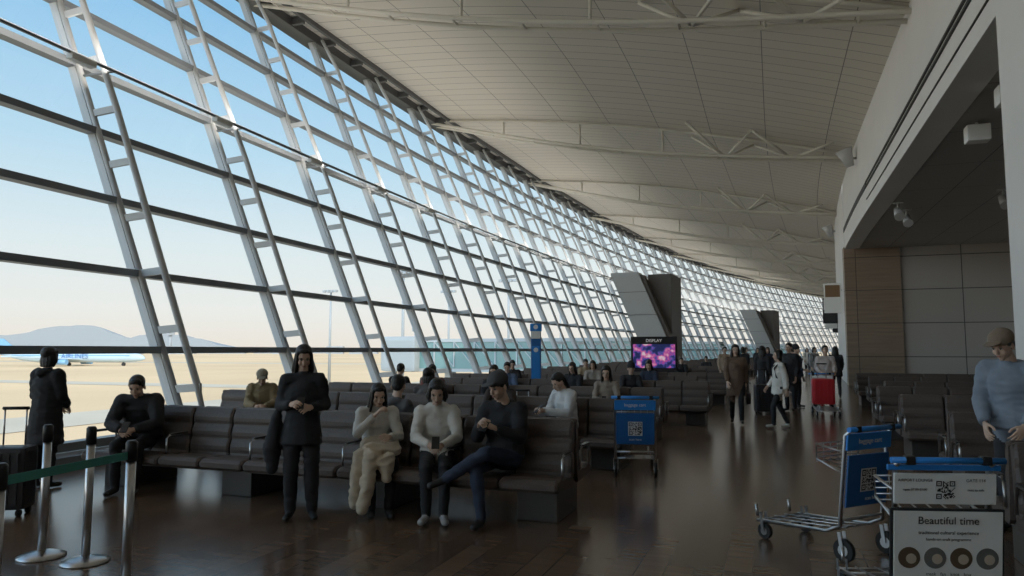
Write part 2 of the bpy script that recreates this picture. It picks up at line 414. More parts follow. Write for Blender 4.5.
# ------------------------------------------------------------------ luggage carts
def cart(name, loc, rz, kind='blue'):
    e = empty(name, (*loc, 0), rz); bm = bmesh.new()
    for s in (-1, 1):
        x = 0.25*s
        tube(bm, [(x, 0.80, 0.14), (x, 0.1, 0.20), (x, -0.02, 0.26), (x, -0.10, 0.95), (x, -0.16, 1.0)], 0.016, 8, 0)
        tube(bm, [(x*0.8, 0.85, 0.16), (x*0.8, 0.86, 0.26)], 0.014, 8, 0)
        tube(bm, [(x, -0.09, 0.82), (x, 0.17, 0.86), (x, 0.17, 0.74), (x, -0.06, 0.66)], 0.009, 6, 0)
        for yy, r in ((-0.05, 0.085), (0.72, 0.065)):
            tube(bm, [(x-0.018, yy, r), (x+0.018, yy, r)], r, 18, 2)
            tube(bm, [(x-0.021, yy, r), (x+0.021, yy, r)], r*0.5, 12, 0)
            beam(bm, (x+0.028, yy, r), (x+0.028, yy+0.02, 0.22), 0.03, 0.006, 0); beam(bm, (x-0.028, yy, r), (x-0.028, yy+0.02, 0.22), 0.03, 0.006, 0)
    for i in range(6): 
        yy = 0.1+0.14*i; tube(bm, [(-0.25, yy, 0.2-0.06*i/5), (0.25, yy, 0.2-0.06*i/5)], 0.009, 6, 0)
    for i in range(1, 4):
        x = -0.25+0.125*i; tube(bm, [(x, 0.02, 0.22), (x, 0.84, 0.14)], 0.007, 6, 0)
    for i in range(5):
        zz = 0.72+0.035*i; tube(bm, [(-0.25, 0.17, zz), (0.25, 0.17, zz)], 0.005, 6, 0)
    for i in range(7):
        x = -0.25+0.5*i/6; tube(bm, [(x, -0.08, 0.68), (x, 0.17, 0.73), (x, 0.17, 0.86)], 0.005, 6, 0)
    tube(bm, [(-0.3, -0.17, 1.0), (0.3, -0.17, 1.0)], 0.017 if kind != 'blue' else 0.02, 12, 1)
    box(bm, (-0.2, -0.165, 1.0), (0.05, 0.05, 0.05), 3, bev=0.01); box(bm, (0.2, -0.165, 1.0), (0.05, 0.05, 0.05), 3, bev=0.01)
    tilt = Matrix.Rotation(radians(6.5), 3, 'X')
    if kind == 'blue':
        box(bm, (0, -0.115, 0.90), (0.52, 0.02, 0.13), 1, tilt, 0.008)
        box(bm, (0, -0.085, 0.60), (0.48, 0.016, 0.40), 4, tilt, 0.008)
        tube(bm, [(-0.25, -0.02, 0.3), (0.25, -0.02, 0.3)], 0.014, 8, 0)
    elif kind == 'poster':
        box(bm, (0, -0.12, 0.955), (0.60, 0.02, 0.03), 1, tilt, 0.006)
        box(bm, (0, -0.12, 0.84), (0.54, 0.016, 0.17), 5, tilt, 0.006)
        box(bm, (0, -0.10, 0.44), (0.60, 0.02, 0.60), 3, tilt, 0.008); box(bm, (0, -0.113, 0.44), (0.57, 0.008, 0.57), 5, tilt)
    else:
        box(bm, (0, -0.115, 0.90), (0.50, 0.02, 0.10), 5, tilt, 0.008)
    finish(bm, 'cart_frame', [M_chrome, M_blue, M_rubber, M_black, M_navy, M_white], parent=e)
    t6 = radians(6.5)
    if kind == 'blue':
        qr(e, (0, -0.098, 0.60), 0.16, (t6, 0, 0), 3)
        text(e, 'baggage cart', (0, -0.127, 0.885), 0.055, (radians(90)+t6, 0, 0), M_white)
        text(e, 'FREE APP', (0, -0.087, 0.72), 0.05, (radians(90)+t6, 0, 0), M_white)
        text(e, 'scan here', (0, -0.115, 0.455), 0.04, (radians(90)+t6, 0, 0), M_white)
    elif kind == 'poster':
        qr(e, (0, -0.132, 0.835), 0.10, (t6, 0, 0), 5)
        R = (radians(90)+t6, 0, 0); tx = M_black
        text(e, 'AIRPORT LOUNGE', (-0.16, -0.135, 0.88), 0.022, R, tx, 0.0003); text(e, 'open 07:00-21:00', (-0.16, -0.13, 0.83), 0.018, R, tx, 0.0003)
        text(e, 'GATE 114', (0.16, -0.135, 0.88), 0.024, R, tx, 0.0003); text(e, 'next to cafe', (0.16, -0.13, 0.83), 0.018, R, tx, 0.0003)
        text(e, 'Beautiful time', (0, -0.145, 0.655), 0.058, R, tx, 0.0003); text(e, 'traditional cultural experience', (0, -0.14, 0.60), 0.026, R, tx, 0.0003)
        text(e, 'hands-on craft programme', (0, -0.136, 0.565), 0.022, R, tx, 0.0003)
        bm = bmesh.new()
        for i in range(4):
            x = -0.205+0.137*i
            tube(bm, [(x, -0.112, 0.47), (x, -0.123, 0.469)], 0.058, 24, i % 2)
            tube(bm, [(x+.01, -0.112, 0.465), (x+.01, -0.1245, 0.464)], 0.028, 12, 2)
        finish(bm, 'poster_photos', [mat('photo_brown', (0.12, 0.08, 0.05), .5), mat('photo_grey', (0.15, 0.15, 0.14), .5), mat('photo_cream', (0.5, 0.42, 0.33), .5)], parent=e)
        for i in range(3): text(e, 'mask   fan   knot   box', (0, -0.118+.008*i, 0.375-0.04*i), 0.026, R, tx, 0.0003)
    return e
cart('luggage_cart', (-1.72, 9.35), radians(12))
cart('luggage_cart', (0.58, 6.35), radians(48))
cart('luggage_cart', (0.82, 4.72), radians(16), 'poster')

# suitcases
def suitcase(loc, rz, m, name='suitcase', h=0.68, w=0.44, d=0.28, z0=0):
    bm = bmesh.new(); box(bm, (0, 0, 0.06+h/2), (w, d, h), 0, bev=0.05)
    for i in range(5): box(bm, (-w*0.36+w*0.18*i, -d/2-0.003, 0.06+h/2), (0.02, 0.012, h*0.8), 0, bev=0.004)
    for a in (-1, 1):
        for b in (-1, 1): tube(bm, [(a*w*0.38-0.02, b*d*0.32, 0.03), (a*w*0.38+0.02, b*d*0.32, 0.03)], 0.03, 12, 1)
        tube(bm, [(a*0.1, d*0.38, 0.06+h), (a*0.1, d*0.38, 0.42+h)], 0.009, 6, 2)
    tube(bm, [(-0.12, d*0.38, 0.42+h), (0.12, d*0.38, 0.42+h)], 0.016, 8, 1)
    for a in (-1, 1):
        for b in (-1, 1): beam(bm, (a*w*.38, b*d*.32, 0.03), (a*w*.38, b*d*.32, .08), .02, .02, 1)
    return finish(bm, name, [m, M_rubber, M_chrome], loc=(*loc, z0), rot=(0, 0, rz))
M_case = mat('dark_case_shell', (0.03, 0.03, 0.035), 0.4)
suitcase((-7.1, 5.05), 0.5, M_case, h=0.6); suitcase((-7.6, 4.7), 0.2, M_case, h=0.5)
cart('luggage_cart', (1.10, 19.75), radians(185), 'plain')
suitcase((1.08, 19.32), 0.08, M_red, h=0.62, w=0.5, d=0.35, z0=0.22)
suitcase((-0.3, 19.3), 0.3, M_case)
suitcase((-4.0, 11.5), 0.3, M_case, h=0.5)

# display kiosk
def screen_mat():
    m = bpy.data.materials.new('screen_image'); m.use_nodes = True; nt = m.node_tree; b = nt.nodes['Principled BSDF']; L = nt.links.new
    tc = nt.nodes.new('ShaderNodeTexCoord'); n = nt.nodes.new('ShaderNodeTexNoise'); n.inputs['Scale'].default_value = 4.2; n.inputs['Detail'].default_value = 2
    r = nt.nodes.new('ShaderNodeValToRGB'); cr = r.color_ramp
    cr.elements[0].position = 0.44; cr.elements[0].color = (0.02, 0.03, 0.12, 1); cr.elements[1].position = 0.70; cr.elements[1].color = (0.8, 0.65, 0.75, 1)
    x = cr.elements.new(0.50); x.color = (0.10, 0.10, 0.42, 1); x = cr.elements.new(0.56); x.color = (0.45, 0.07, 0.35, 1); x = cr.elements.new(.62); x.color = (.75, .25, .45, 1)
    L(tc.outputs['Object'], n.inputs['Vector']); L(n.outputs['Fac'], r.inputs['Fac']); L(r.outputs['Color'], b.inputs['Emission Color'])
    b.inputs['Base Color'].default_value = (0, 0, 0, 1); b.inputs['Emission Strength'].default_value = 0.65; b.inputs['Roughness'].default_value = 0.2
    return m
e = empty('display_kiosk', (-3.75, 24.0, 0), radians(8)); 
bm = bmesh.new(); box(bm, (0, 0, 1.48), (1.5, 0.14, 1.12), 0, bev=0.02); box(bm, (0, 0.02, 0.5), (1.3, 0.3, 0.9), 0, bev=0.02); box(bm, (0, 0.02, 0.03), (1.4, 0.5, 0.06), 0)
finish(bm, 'kiosk_housing', [M_black], parent=e)
bm = bmesh.new(); box(bm, (0, -0.075, 1.40), (1.36, 0.01, 0.78), 0); finish(bm, 'kiosk_screen', [screen_mat()], parent=e)
text(e, 'DISPLAY', (0, -0.075, 1.86), 0.14, (radians(90), 0, 0), mat('lit_letters', (0.7, 0.7, 0.7), .5, emis=0.3))
e = empty('charging_totem', (-5.8, 17.75, 0), radians(15))
bm = bmesh.new(); box(bm, (0, 0, 1.05), (0.26, 0.16, 2.1), 0, bev=0.03); box(bm, (0, -0.081, 2.0), (0.24, 0.012, 0.22), 1); box(bm, (0, -0.081, 1.25), (0.2, 0.012, 0.9), 2); box(bm, (0, 0, 2.18), (0.3, 0.2, 0.2), 2, bev=.03)
tube(bm, [(0, -0.08, 1.6), (0, -0.095, 1.6)], 0.06, 16, 1); tube(bm, [(0, -0.1, 2.19), (0, -0.115, 2.19)], 0.06, 16, 1); box(bm, (0, 0, 0.03), (0.5, 0.4, 0.06), 3)
finish(bm, 'totem_body', [M_navy, M_white, M_blue, M_black], parent=e)

for i, (yp, z) in enumerate(((40, 4.2), (47, 3.9), (58, 3.9), (72, 3.9))):
    p = arc(yp, 356.5, z); bm = bmesh.new()
    box(bm, (-0.45, 0, 0), (0.8, 0.12, 1.5), 0, bev=0.02); box(bm, (-0.45, -0.07, 0.35), (0.68, 0.01, 0.6), 1); tube(bm, [(-0.1, 0, 0.4), (0.1, 0, 0.4)], 0.04, 8, 2)
    finish(bm, 'gate_sign', [M_black if i % 2 else M_white, mat('sign_brown', (0.2, 0.12, 0.06), .5) if i % 2 == 0 else M_white, M_chrome], loc=p)

# ------------------------------------------------------------------ people
def add_cone(bm, p0, r0, p1, r1, side=None, kx=1.0, ky=1.0, n=14, flat=1.0):
    p0 = V(p0); p1 = V(p1); d = p1-p0
    if d.length < 1e-5: d = V((0, 0, 1e-4)); p1 = p0+d
    d.normalize()
    if side is None: side = V((0, 0, 1)) if abs(d.z) < 0.9 else V((1, 0, 0))
    a = (side-d*side.dot(d)).normalized(); b = d.cross(a)
    rings = []; k0 = min(1, (kx+ky)/2)
    for p, r, fr, fl in ((p0, r0, (-72, -48, -24, 0), 1), (p1, r1, (0, 24, 48, 72), flat)):
        for f in fr:
            f = radians(f); c = p+d*r*sin(f)*k0*fl; q = r*cos(f) if fl == 1 else r*(1-0.02*sin(f))
            rings.append([bm.verts.new(c+a*q*kx*cos(2*pi*k/n)+b*q*ky*sin(2*pi*k/n)) for k in range(n)])
    for i in range(len(rings)-1):
        for k in range(n): bm.faces.new((rings[i][k], rings[i][(k+1) % n], rings[i+1][(k+1) % n], rings[i+1][k]))
    s = bm.verts.new(p0-d*r0*k0); t = bm.verts.new(p1+d*r1*k0*flat)
    for k in range(n): bm.faces.new((rings[0][(k+1) % n], rings[0][k], s)); bm.faces.new((rings[-1][k], rings[-1][(k+1) % n], t))
def add_ell(bm, c, r, n=14):
    rr = bmesh.ops.create_uvsphere(bm, u_segments=n, v_segments=10, radius=1)
    for v in rr['verts']: v.co = V((v.co.x*r[0], v.co.y*r[1], v.co.z*r[2]))+V(c)
def remesh(bm, vox, smooth=2, fac=0.5):
    bmesh.ops.recalc_face_normals(bm, faces=bm.faces)
    me = bpy.data.meshes.new('t'); bm.to_mesh(me); bm.free(); o = bpy.data.objects.new('t', me); COL.objects.link(o)
    m = o.modifiers.new('r', 'REMESH'); m.mode = 'VOXEL'; m.voxel_size = vox; m.use_smooth_shade = True
    if smooth:
        s = o.modifiers.new('s', 'SMOOTH'); s.iterations = smooth; s.factor = fac
    dg = bpy.context.evaluated_depsgraph_get(); dg.update()
    out = bpy.data.meshes.new_from_object(o.evaluated_get(dg)); bpy.data.objects.remove(o)
    for p in out.polygons: p.use_smooth = True
    return out
def wrinkle(me, amp, seed=0.0):
    nrm = [v.normal.copy() for v in me.vertices]
    for v, n in zip(me.vertices, nrm):
        c = v.co
        q = V((c.x*7+seed, c.y*7, c.z*16)); w = 1-abs(noise.noise(q))*2
        v.co = c+n*amp*(w-0.4) if c.z > 0.13 else c

def hand_mesh(curl, left):
    bm = bmesh.new(); s = 1 if left else -1
    add_ell(bm, (0, 0.048, 0), (0.041, 0.052, 0.016)); add_cone(bm, (0, -0.03, 0), 0.024, (0, 0.03, 0), 0.026, V((1, 0, 0)), 1.15, 0.75)
    for x in (-0.030, -0.010, 0.010, 0.030): add_cone(bm, (x*0.5*s, 0.03, 0), 0.012, (x*s, 0.088, 0), 0.0105)
    for x, L, sp in ((-0.031, 0.062, -0.10), (-0.0105, 0.076, -0.03), (0.0105, 0.082, 0.03), (0.031, 0.073, 0.09)):
        p = V((x*s, 0.088, 0)); a = 0.0; r = 0.0098
        for seg, f in enumerate((0.45, 0.31, 0.24)):
            a += curl*(0.55 if seg == 0 else 0.75)
            q = p+V((sp*s*cos(a), cos(a), -sin(a)))*L*f; add_cone(bm, p, r, q, r*0.9, n=8); p = q; r *= 0.9
    p = V((0.022*s, 0.018, -0.004)); 
    for q, r in ((V((0.046*s, 0.045, -0.012)), 0.0125), (V((0.056*s, 0.072, -0.02-0.02*curl)), 0.0108), (V((0.052*s, 0.094, -0.028-0.03*curl)), 0.0095)):
        add_cone(bm, p, r+0.001, q, r, n=8); p = q
    return remesh(bm, 0.0042, 2)
HAND = {(c, l): hand_mesh(v, l) for c, v in (('relaxed', 0.45), ('grip', 1.05)) for l in (True, False)}

def head_mesh():
    bm = bmesh.new()
    add_ell(bm, (0, 0.012, 0.03), (0.074, 0.092, 0.085), 20); add_ell(bm, (0, -0.018, -0.035), (0.058, 0.062, 0.072), 20)
    add_ell(bm, (0, -0.055, -0.092), (0.024, 0.022, 0.02))
    for s in (-1, 1):
        add_ell(bm, (s*0.034, -0.052, -0.034), (0.024, 0.024, 0.028)); add_ell(bm, (s*0.077, 0.012, -0.012), (0.009, 0.02, 0.032))
        add_ell(bm, (s*0.009, -0.092, -0.036), (0.009, 0.010, 0.008))
        add_cone(bm, (s*0.016, -0.074, 0.018), 0.010, (s*0.046, -0.062, 0.018), 0.010)
    add_cone(bm, (0, -0.078, 0.006), 0.009, (0, -0.1, -0.032), 0.012)
    add_ell(bm, (0, -0.078, -0.058), (0.02, 0.011, 0.006)); add_ell(bm, (0, -0.076, -0.069), (0.017, 0.011, 0.006))
    add_cone(bm, (0, 0.018, -0.06), 0.048, (0, 0.03, -0.16), 0.05)
    return remesh(bm, 0.006, 1)
HEADM = head_mesh()
def face_bits():
    bm = bmesh.new()
    def sph(c, r, mi):
        a = set(bm.faces); add_ell(bm, c, r, 12)
        for f in set(bm.faces)-a: f.material_index = mi; f.smooth = True
    for s in (-1, 1):
        sph((s*0.030, -0.069, 0.001), (0.0135, 0.0105, 0.0065), 0); sph((s*0.030, -0.0755, 0.001), (0.0058, 0.005, 0.0058), 1)
        sph((s*0.031, -0.0765, 0.022), (0.017, 0.006, 0.0032), 1); sph((s*0.030, -0.0745, 0.0080), (0.0145, 0.007, 0.0026), 1)
    sph((0, -0.0855, -0.0585), (0.019, 0.0062, 0.0042), 2); sph((0, -0.084, -0.0675), (0.016, 0.0062, 0.0045), 2)
    o = finish(bm, 'tmp', [mat('eye_white', (0.5, 0.48, 0.45), .3), mat('eye_brow_dark', (0.012, 0.010, 0.010), .45), mat('lips', (0.36, 0.17, 0.14), .5)], recalc=False); me = o.data; bpy.data.objects.remove(o); return me
FACE = face_bits()
def hair_mesh(kind):
    bm = bmesh.new()
    if kind == 'short':
        add_ell(bm, (0, 0.022, 0.046), (0.083, 0.096, 0.084), 20); add_ell(bm, (0, 0.06, 0.0), (0.068, 0.05, 0.07)); add_ell(bm, (0.01, -0.04, 0.090), (0.056, 0.040, 0.028))
        for s in (-1, 1): add_ell(bm, (s*0.071, -0.005, 0.028), (0.011, 0.026, 0.03))
    else:
        add_ell(bm, (0, 0.026, 0.046), (0.085, 0.096, 0.085), 20); add_ell(bm, (0, -0.042, 0.084), (0.052, 0.034, 0.026))
        zl = -0.28 if kind == 'long' else (-0.11 if kind == 'bob' else -0.02)
        if kind == 'pony':
            add_ell(bm, (0, 0.06, 0.0), (0.07, 0.05, 0.08)); add_cone(bm, (0, 0.11, 0.03), 0.03, (0, 0.13, -0.16), 0.025)
        else:
            bk = 0.02 if kind == 'long' else 0
            for x, y in ((-0.070, 0.01), (0.070, 0.01), (-0.055, 0.05), (0.055, 0.05), (0, 0.07), (-.03, .065), (.03, .065)):
                add_cone(bm, (x*0.9, y, 0.03), 0.027, (x*1.15, y+bk, zl*0.5), 0.032); add_cone(bm, (x*1.15, y+bk, zl*0.5), 0.032, (x*1.1, y+0.01, zl), 0.018)
            for s in (-1, 1): add_cone(bm, (s*0.060, -0.035, 0.065), 0.017, (s*0.080, -0.02, zl*0.6), 0.013)
    return remesh(bm, 0.006, 2)
HAIR = {k: hair_mesh(k) for k in ('short', 'long', 'bob', 'pony')}
def cap_mesh(kind):
    bm = bmesh.new(); add_ell(bm, (0, 0.016, 0.052), (0.093, 0.110, 0.083), 24)
    if kind == 'beanie': add_ell(bm, (0, 0.016, 0.085), (0.08, 0.09, 0.075), 24)
    else:
        add_ell(bm, (0, -0.11, 0.052), (0.068, 0.07, 0.009), 20)
    return remesh(bm, 0.006, 1)
CAP = {k: cap_mesh(k) for k in ('cap', 'beanie')}

def segdist(p, a, b):
    d = b-a; L = d.length_squared
    t = 0 if L < 1e-9 else max(0, min(1, (p-a).dot(d)/L))
    return (p-(a+d*t)).length, t

def stand(**o):
    J = dict(pelvis=V((0, 0, 0.90)), waist=V((0, 0.0, 1.06)), chest=V((0, 0.0, 1.24)), neck=V((0, 0.015, 1.425)), head=V((0, -0.015, 1.60)),
             shL=V((0.162, 0.01, 1.375)), elL=V((0.205, 0.03, 1.11)), wrL=V((0.20, -0.06, 0.88)),
             shR=V((-0.162, 0.01, 1.375)), elR=V((-0.205, 0.03, 1.11)), wrR=V((-0.20, -0.06, 0.88)),
             hipL=V((0.085, 0, 0.88)), knL=V((0.10, -0.015, 0.48)), anL=V((0.10, 0.02, 0.09)), toL=V((0.12, -0.13, 0.038)),
             hipR=V((-0.085, 0, 0.88)), knR=V((-0.10, -0.015, 0.48)), anR=V((-0.10, 0.02, 0.09)), toR=V((-0.12, -0.13, 0.038)))
    for k, v in o.items(): J[k] = V(v)
    return J
def walk(st=0.24, **o):
    d = dict(knL=(0.09, -0.16, 0.49), anL=(0.09, -st, 0.10), toL=(0.10, -st-0.15, 0.06), knR=(-0.09, 0.02, 0.48), anR=(-0.09, st+0.02, 0.13), toR=(-0.10, st-0.1, 0.038),
             elL=(0.21, 0.09, 1.12), wrL=(0.21, 0.10, 0.88), elR=(-0.21, -0.03, 1.12), wrR=(-0.19, -0.18, 0.93))
    d.update(o); return stand(**d)
def sit(**o):
    J = dict(pelvis=V((0, 0.02, 0.54)), waist=V((0, 0.05, 0.69)), chest=V((0, 0.02, 0.86)), neck=V((0, -0.03, 1.035)), head=V((0, -0.085, 1.195)),
             shL=V((0.162, -0.01, 0.985)), elL=V((0.21, -0.12, 0.74)), wrL=V((0.08, -0.33, 0.72)),
             shR=V((-0.162, -0.01, 0.985)), elR=V((-0.21, -0.12, 0.74)), wrR=V((-0.08, -0.33, 0.72)),
             hipL=V((0.09, 0, 0.525)), knL=V((0.11, -0.44, 0.515)), anL=V((0.10, -0.44, 0.09)), toL=V((0.12, -0.59, 0.038)),
             hipR=V((-0.09, 0, 0.525)), knR=V((-0.11, -0.44, 0.515)), anR=V((-0.10, -0.44, 0.09)), toR=V((-0.12, -0.59, 0.038)))
    for k, v in o.items(): J[k] = V(v)
    return J

def cmat(c, kind='cloth'):
    nm = kind+'_%02d_%02d_%02d' % tuple(int(x*99) for x in c)
    if kind == 'skin': return mat(nm, c, 0.5, var=0.05, bscale=20)
    if kind == 'shoe': return mat(nm, c, 0.45)
    return mat(nm, c, 0.8, bump=0.35, bscale=9, var=0.10)
_seed = [0.0]
def person(name, loc, rz, J, top, bottom, shoes=(0.02, 0.02, 0.02), skin=(0.60, 0.41, 0.31), hair='short', hat=None, hatc=(0.05, 0.05, 0.05), sc=1.0, bulk=1.15,
           coat=0.0, hp=0.0, hy=0.0, hands=('relaxed', 'relaxed'), pl=None, pr=None, extra=(), phone=False, fem=False, hairc=(0.014, 0.011, 0.010), pants=1.0, vox=0.015, hood=False, bag=None):
    e = empty(name, (loc[0], loc[1], loc[2] if len(loc) > 2 else 0), rz, sc)
    prims = []; bm = bmesh.new()
    def C(p0, r0, p1, r1, m, side=None, kx=1, ky=1, flat=1.0):
        p0 = V(p0); p1 = V(p1)
        add_cone(bm, p0, r0, p1, r1, side, kx, ky, flat=flat); prims.append((p0, r0, p1, r1, m))
    sd = (J['shL']-J['shR']).normalized(); hs = (J['hipL']-J['hipR']).normalized(); f = 0.92 if fem else 1.0
    b = 1+(bulk-1)*0.55; ba = 1+(bulk-1)*0.75
    seated = J['pelvis'].z < 0.7
    C(J['pelvis'], 0.112*f, J['waist'], 0.10*f, 1, hs, 1.25, 0.95)
    up = (J['waist']-J['pelvis']).normalized()
    hem = J['pelvis'] + up*0.03 if seated else J['pelvis'] - V((0, 0, max(coat, 0.02)))
    C(J['waist'], 0.112*b*f, hem, (0.132 if not coat else 0.145)*b*f, 0, hs, 1.22, 0.95, 0.12)
    C(J['waist'], 0.112*b*f, J['chest'], 0.125*b*f, 0, sd, 1.2, 0.88)
    C(J['chest'], 0.125*b*f, J['chest'].lerp(J['neck'], 0.45), 0.095*b*f, 0, sd, 1.3, 0.8)
    C(J['shL'], 0.058*b*f, J['shR'], 0.058*b*f, 0)
    nk = J['neck']; hd = J['head']
    C(J['shL']+V((0, 0, 0.0)), 0.045*b, nk-V((0, 0, 0.015)), 0.045, 0); C(J['shR'], 0.045*b, nk-V((0, 0, 0.015)), 0.045, 0)
    C(nk-V((0, 0, .02)), 0.060, nk+(hd-nk)*0.06, 0.055, 0, None, 1, 1, 0.2)
    C(nk, 0.046, hd-(hd-nk)*0.35, 0.044, 3)
    if hood:
        C(nk+V((0.07, 0.06, 0.0)), 0.045, nk+V((0, 0.10, -0.02)), 0.05, 0); C(nk+V((-0.07, 0.06, 0.0)), 0.045, nk+V((0, 0.10, -0.02)), 0.05, 0)
    for s in 'LR':
        sh, el, wr = J['sh'+s], J['el'+s], J['wr'+s]
        C(sh, 0.058*ba*f, el, 0.044*ba*f, 0); C(el, 0.044*ba*f, el.lerp(wr, 0.3), 0.044*ba*f, 0); C(el.lerp(wr, 0.3), 0.044*ba*f, wr, 0.033*ba*f, 0, None, 1, 1, 0.3)
        hp_, kn, an = J['hip'+s], J['kn'+s], J['an'+s]
        C(hp_, 0.088*f*pants, kn, 0.062*pants, 1); C(kn, 0.062*pants, kn.lerp(an, 0.35), 0.059*pants, 1)
        C(kn.lerp(an, 0.35), 0.058*pants, an, 0.047*pants, 1, None, 1, 1, 0.3)
        to = J['to'+s]
        hl = V((an.x, an.y, min(an.z, to.z+0.01))) if an.z < 0.2 else an+(an-kn).normalized()*0.045
        hl = hl - (to-hl).normalized()*0.02
        C(an, 0.036, hl, 0.036, 2); C(hl, 0.035, to, 0.034, 2, None, 0.95, 1.1)
    for ex in extra: C(*ex)
    me = remesh(bm, vox, 2)
    for m in [cmat(top), cmat(bottom), cmat(shoes, 'shoe'), cmat(skin, 'skin')]: me.materials.append(m)
    for p in me.polygons:
        best = 9; bi = 0
        for (a, r0, c, r1, m) in prims:
            d, t = segdist(p.center, a, c); d -= r0+(r1-r0)*t
            if d < best: best = d; bi = m
        p.material_index = bi
    _seed[0] += 3.7; wrinkle(me, 0.009, _seed[0])
    me.name = name+'_body'; link(me, 'body', parent=e)
    he = bpy.data.objects.new('head_pivot', None); COL.objects.link(he); he.parent = e; he.location = hd; he.rotation_euler = Euler((hp, 0, hy), 'XYZ'); he.empty_display_size = 0.05
    hm = HEADM.copy(); hm.materials.clear(); hm.materials.append(cmat(skin, 'skin')); link(hm, 'head', parent=he); link(FACE, 'face', parent=he)
    hr = HAIR[hair].copy(); hr.materials.clear(); hr.materials.append(mat('hair_%02d' % int(hairc[0]*99+.5), hairc, 0.4, bump=0.5, bscale=60)); link(hr, 'hair', parent=he)
    if hat:
        cm = CAP[hat].copy(); cm.materials.clear(); cm.materials.append(cmat(hatc)); o = link(cm, 'hat', parent=he, loc=(0, 0, 0.014)); 
    for s, left, grip, pd in (('L', True, hands[0], pl), ('R', False, hands[1], pr)):
        w = J['wr'+s]; y = (w-J['el'+s]).normalized()
        pdv = V(pd) if pd else V((-0.8 if left else 0.8, 0, -0.6))
        z = -(pdv-y*pdv.dot(y)).normalized(); x = y.cross(z)
        Mx = Matrix((x, y, z)).transposed().to_4x4(); Mx.translation = w+y*0.03
        h = HAND[(grip, left)].copy(); h.materials.clear(); h.materials.append(cmat(skin, 'skin'))
        o = bpy.data.objects.new('hand_left' if left else 'hand_right', h); COL.objects.link(o); o.parent = e; o.matrix_local = Mx
    if phone:
        c = V(phone) if not isinstance(phone, bool) else (J['wrL']+J['wrR'])/2+V((0, -0.09, 0.03))
        bm = bmesh.new(); box(bm, (0, 0, 0), (0.074, 0.009, 0.15), 0, bev=0.004); box(bm, (0, 0.0048, 0), (0.066, 0.001, 0.14), 1)
        finish(bm, 'phone', [M_black, mat('phone_glow', (0.3, 0.35, 0.4), 0.2, emis=0.3)], parent=e, loc=c, rot=(radians(-50), 0, 0))
    if bag == 'backpack':
        c = J['chest']; bm = bmesh.new()
        box(bm, (0, 0.20, c.z-0.03), (0.30, 0.15, 0.42), 0, bev=0.05); box(bm, (0, 0.285, c.z-0.10), (0.22, 0.05, 0.2), 0, bev=0.02)
        for sx in (-1, 1): tube(bm, [(sx*0.09, 0.14, c.z+0.17), (sx*0.10, 0.02, c.z+0.215), (sx*0.11, -0.125, c.z+0.08), (sx*0.13, -0.09, c.z-0.12), (sx*0.12, 0.12, c.z-0.2)], 0.018, 6)
        finish(bm, 'backpack', [cmat((0.035, 0.035, 0.045))], parent=e)
    elif bag:
        w = J['wrL']; bm = bmesh.new()
        box(bm, (w.x+0.04, w.y+.02, w.z-0.34), (0.10, 0.30, 0.24), 0, bev=0.03)
        for dx in (-0.025, 0.025): tube(bm, [(w.x+0.04+dx, w.y-0.07, w.z-0.23), (w.x+0.02+dx*.5, w.y-0.03, w.z-0.09), (w.x+0.02+dx*.5, w.y+0.04, w.z-0.09), (w.x+0.04+dx, w.y+0.1, w.z-0.23)], 0.007, 6)
        finish(bm, 'handbag', [cmat(bag)], parent=e)
    return e

BLK = (0.022, 0.022, 0.026); NAVY = (0.03, 0.042, 0.075); WHT = (0.68, 0.65, 0.60)
person('standing_woman_with_phone', (-4.28, 5.88), radians(30), stand(elL=(0.22, 0.02, 1.12), wrL=(0.11, -0.22, 1.12), elR=(-0.22, 0.02, 1.12), wrR=(-0.09, -0.24, 1.15), anL=(0.11, 0.03, 0.09), toL=(0.15, -0.12, 0.038)),
       BLK, (0.024, 0.024, 0.03), hair='long', hp=radians(22), hy=radians(10), hands=('grip', 'grip'), phone=True, coat=0.14, fem=True, bulk=1.45, sc=0.955, pants=1.2,
       extra=[(V((-0.25, 0.03, 1.02)), 0.05, V((-0.29, 0.02, 0.70)), 0.09, 0), (V((-0.29, 0.02, 0.70)), 0.09, V((-0.28, 0.0, 0.50)), 0.055, 0)])
person('seated_woman_in_cream_jacket', (-3.90, 6.62), radians(38), sit(elR=(-0.22, -0.14, 0.78), wrR=(-0.07, -0.26, 0.96), elL=(0.22, -0.13, 0.74), wrL=(0.1, -0.34, 0.76), head=(0.0, -0.1, 1.17), knR=(-0.13, -0.42, 0.52), anL=(0.06, -0.5, 0.09), toL=(0.07, -0.66, 0.038)),
       WHT, BLK, shoes=BLK, hair='long', hp=radians(18), fem=True, bulk=1.35, sc=0.97, hands=('grip', 'grip'), hood=True)
bm = bmesh.new()
for c in (((-0.12, -0.2, 0.66), 0.07, (0.12, -0.24, 0.66), 0.07), ((-0.12, -0.36, 0.62), 0.075, (0.12, -0.38, 0.62), 0.07), ((-0.12, -0.5, 0.56), 0.07, (-0.16, -0.56, 0.30), 0.07), ((-0.16, -0.56, 0.30), 0.07, (-0.2, -0.55, 0.10), 0.06),
          ((0.05, -0.5, 0.56), 0.06, (0.03, -0.54, 0.38), 0.05), ((-0.1, -0.45, 0.58), 0.08, (0.02, -0.52, 0.48), 0.07), ((-0.2, -.35, .58), .07, (-.24, -.42, .3), .07), ((-.24, -.42, .3), .07, (-.26, -.42, .12), .05)):
    add_cone(bm, V(c[0]), c[1], V(c[2]), c[3])
me = remesh(bm, 0.012, 2); wrinkle(me, 0.016, 5.0); me.materials.append(cmat((0.58, 0.49, 0.38))); link(me, 'draped_fleece_jacket', (-3.90, 6.62, 0), (0, 0, radians(38)))
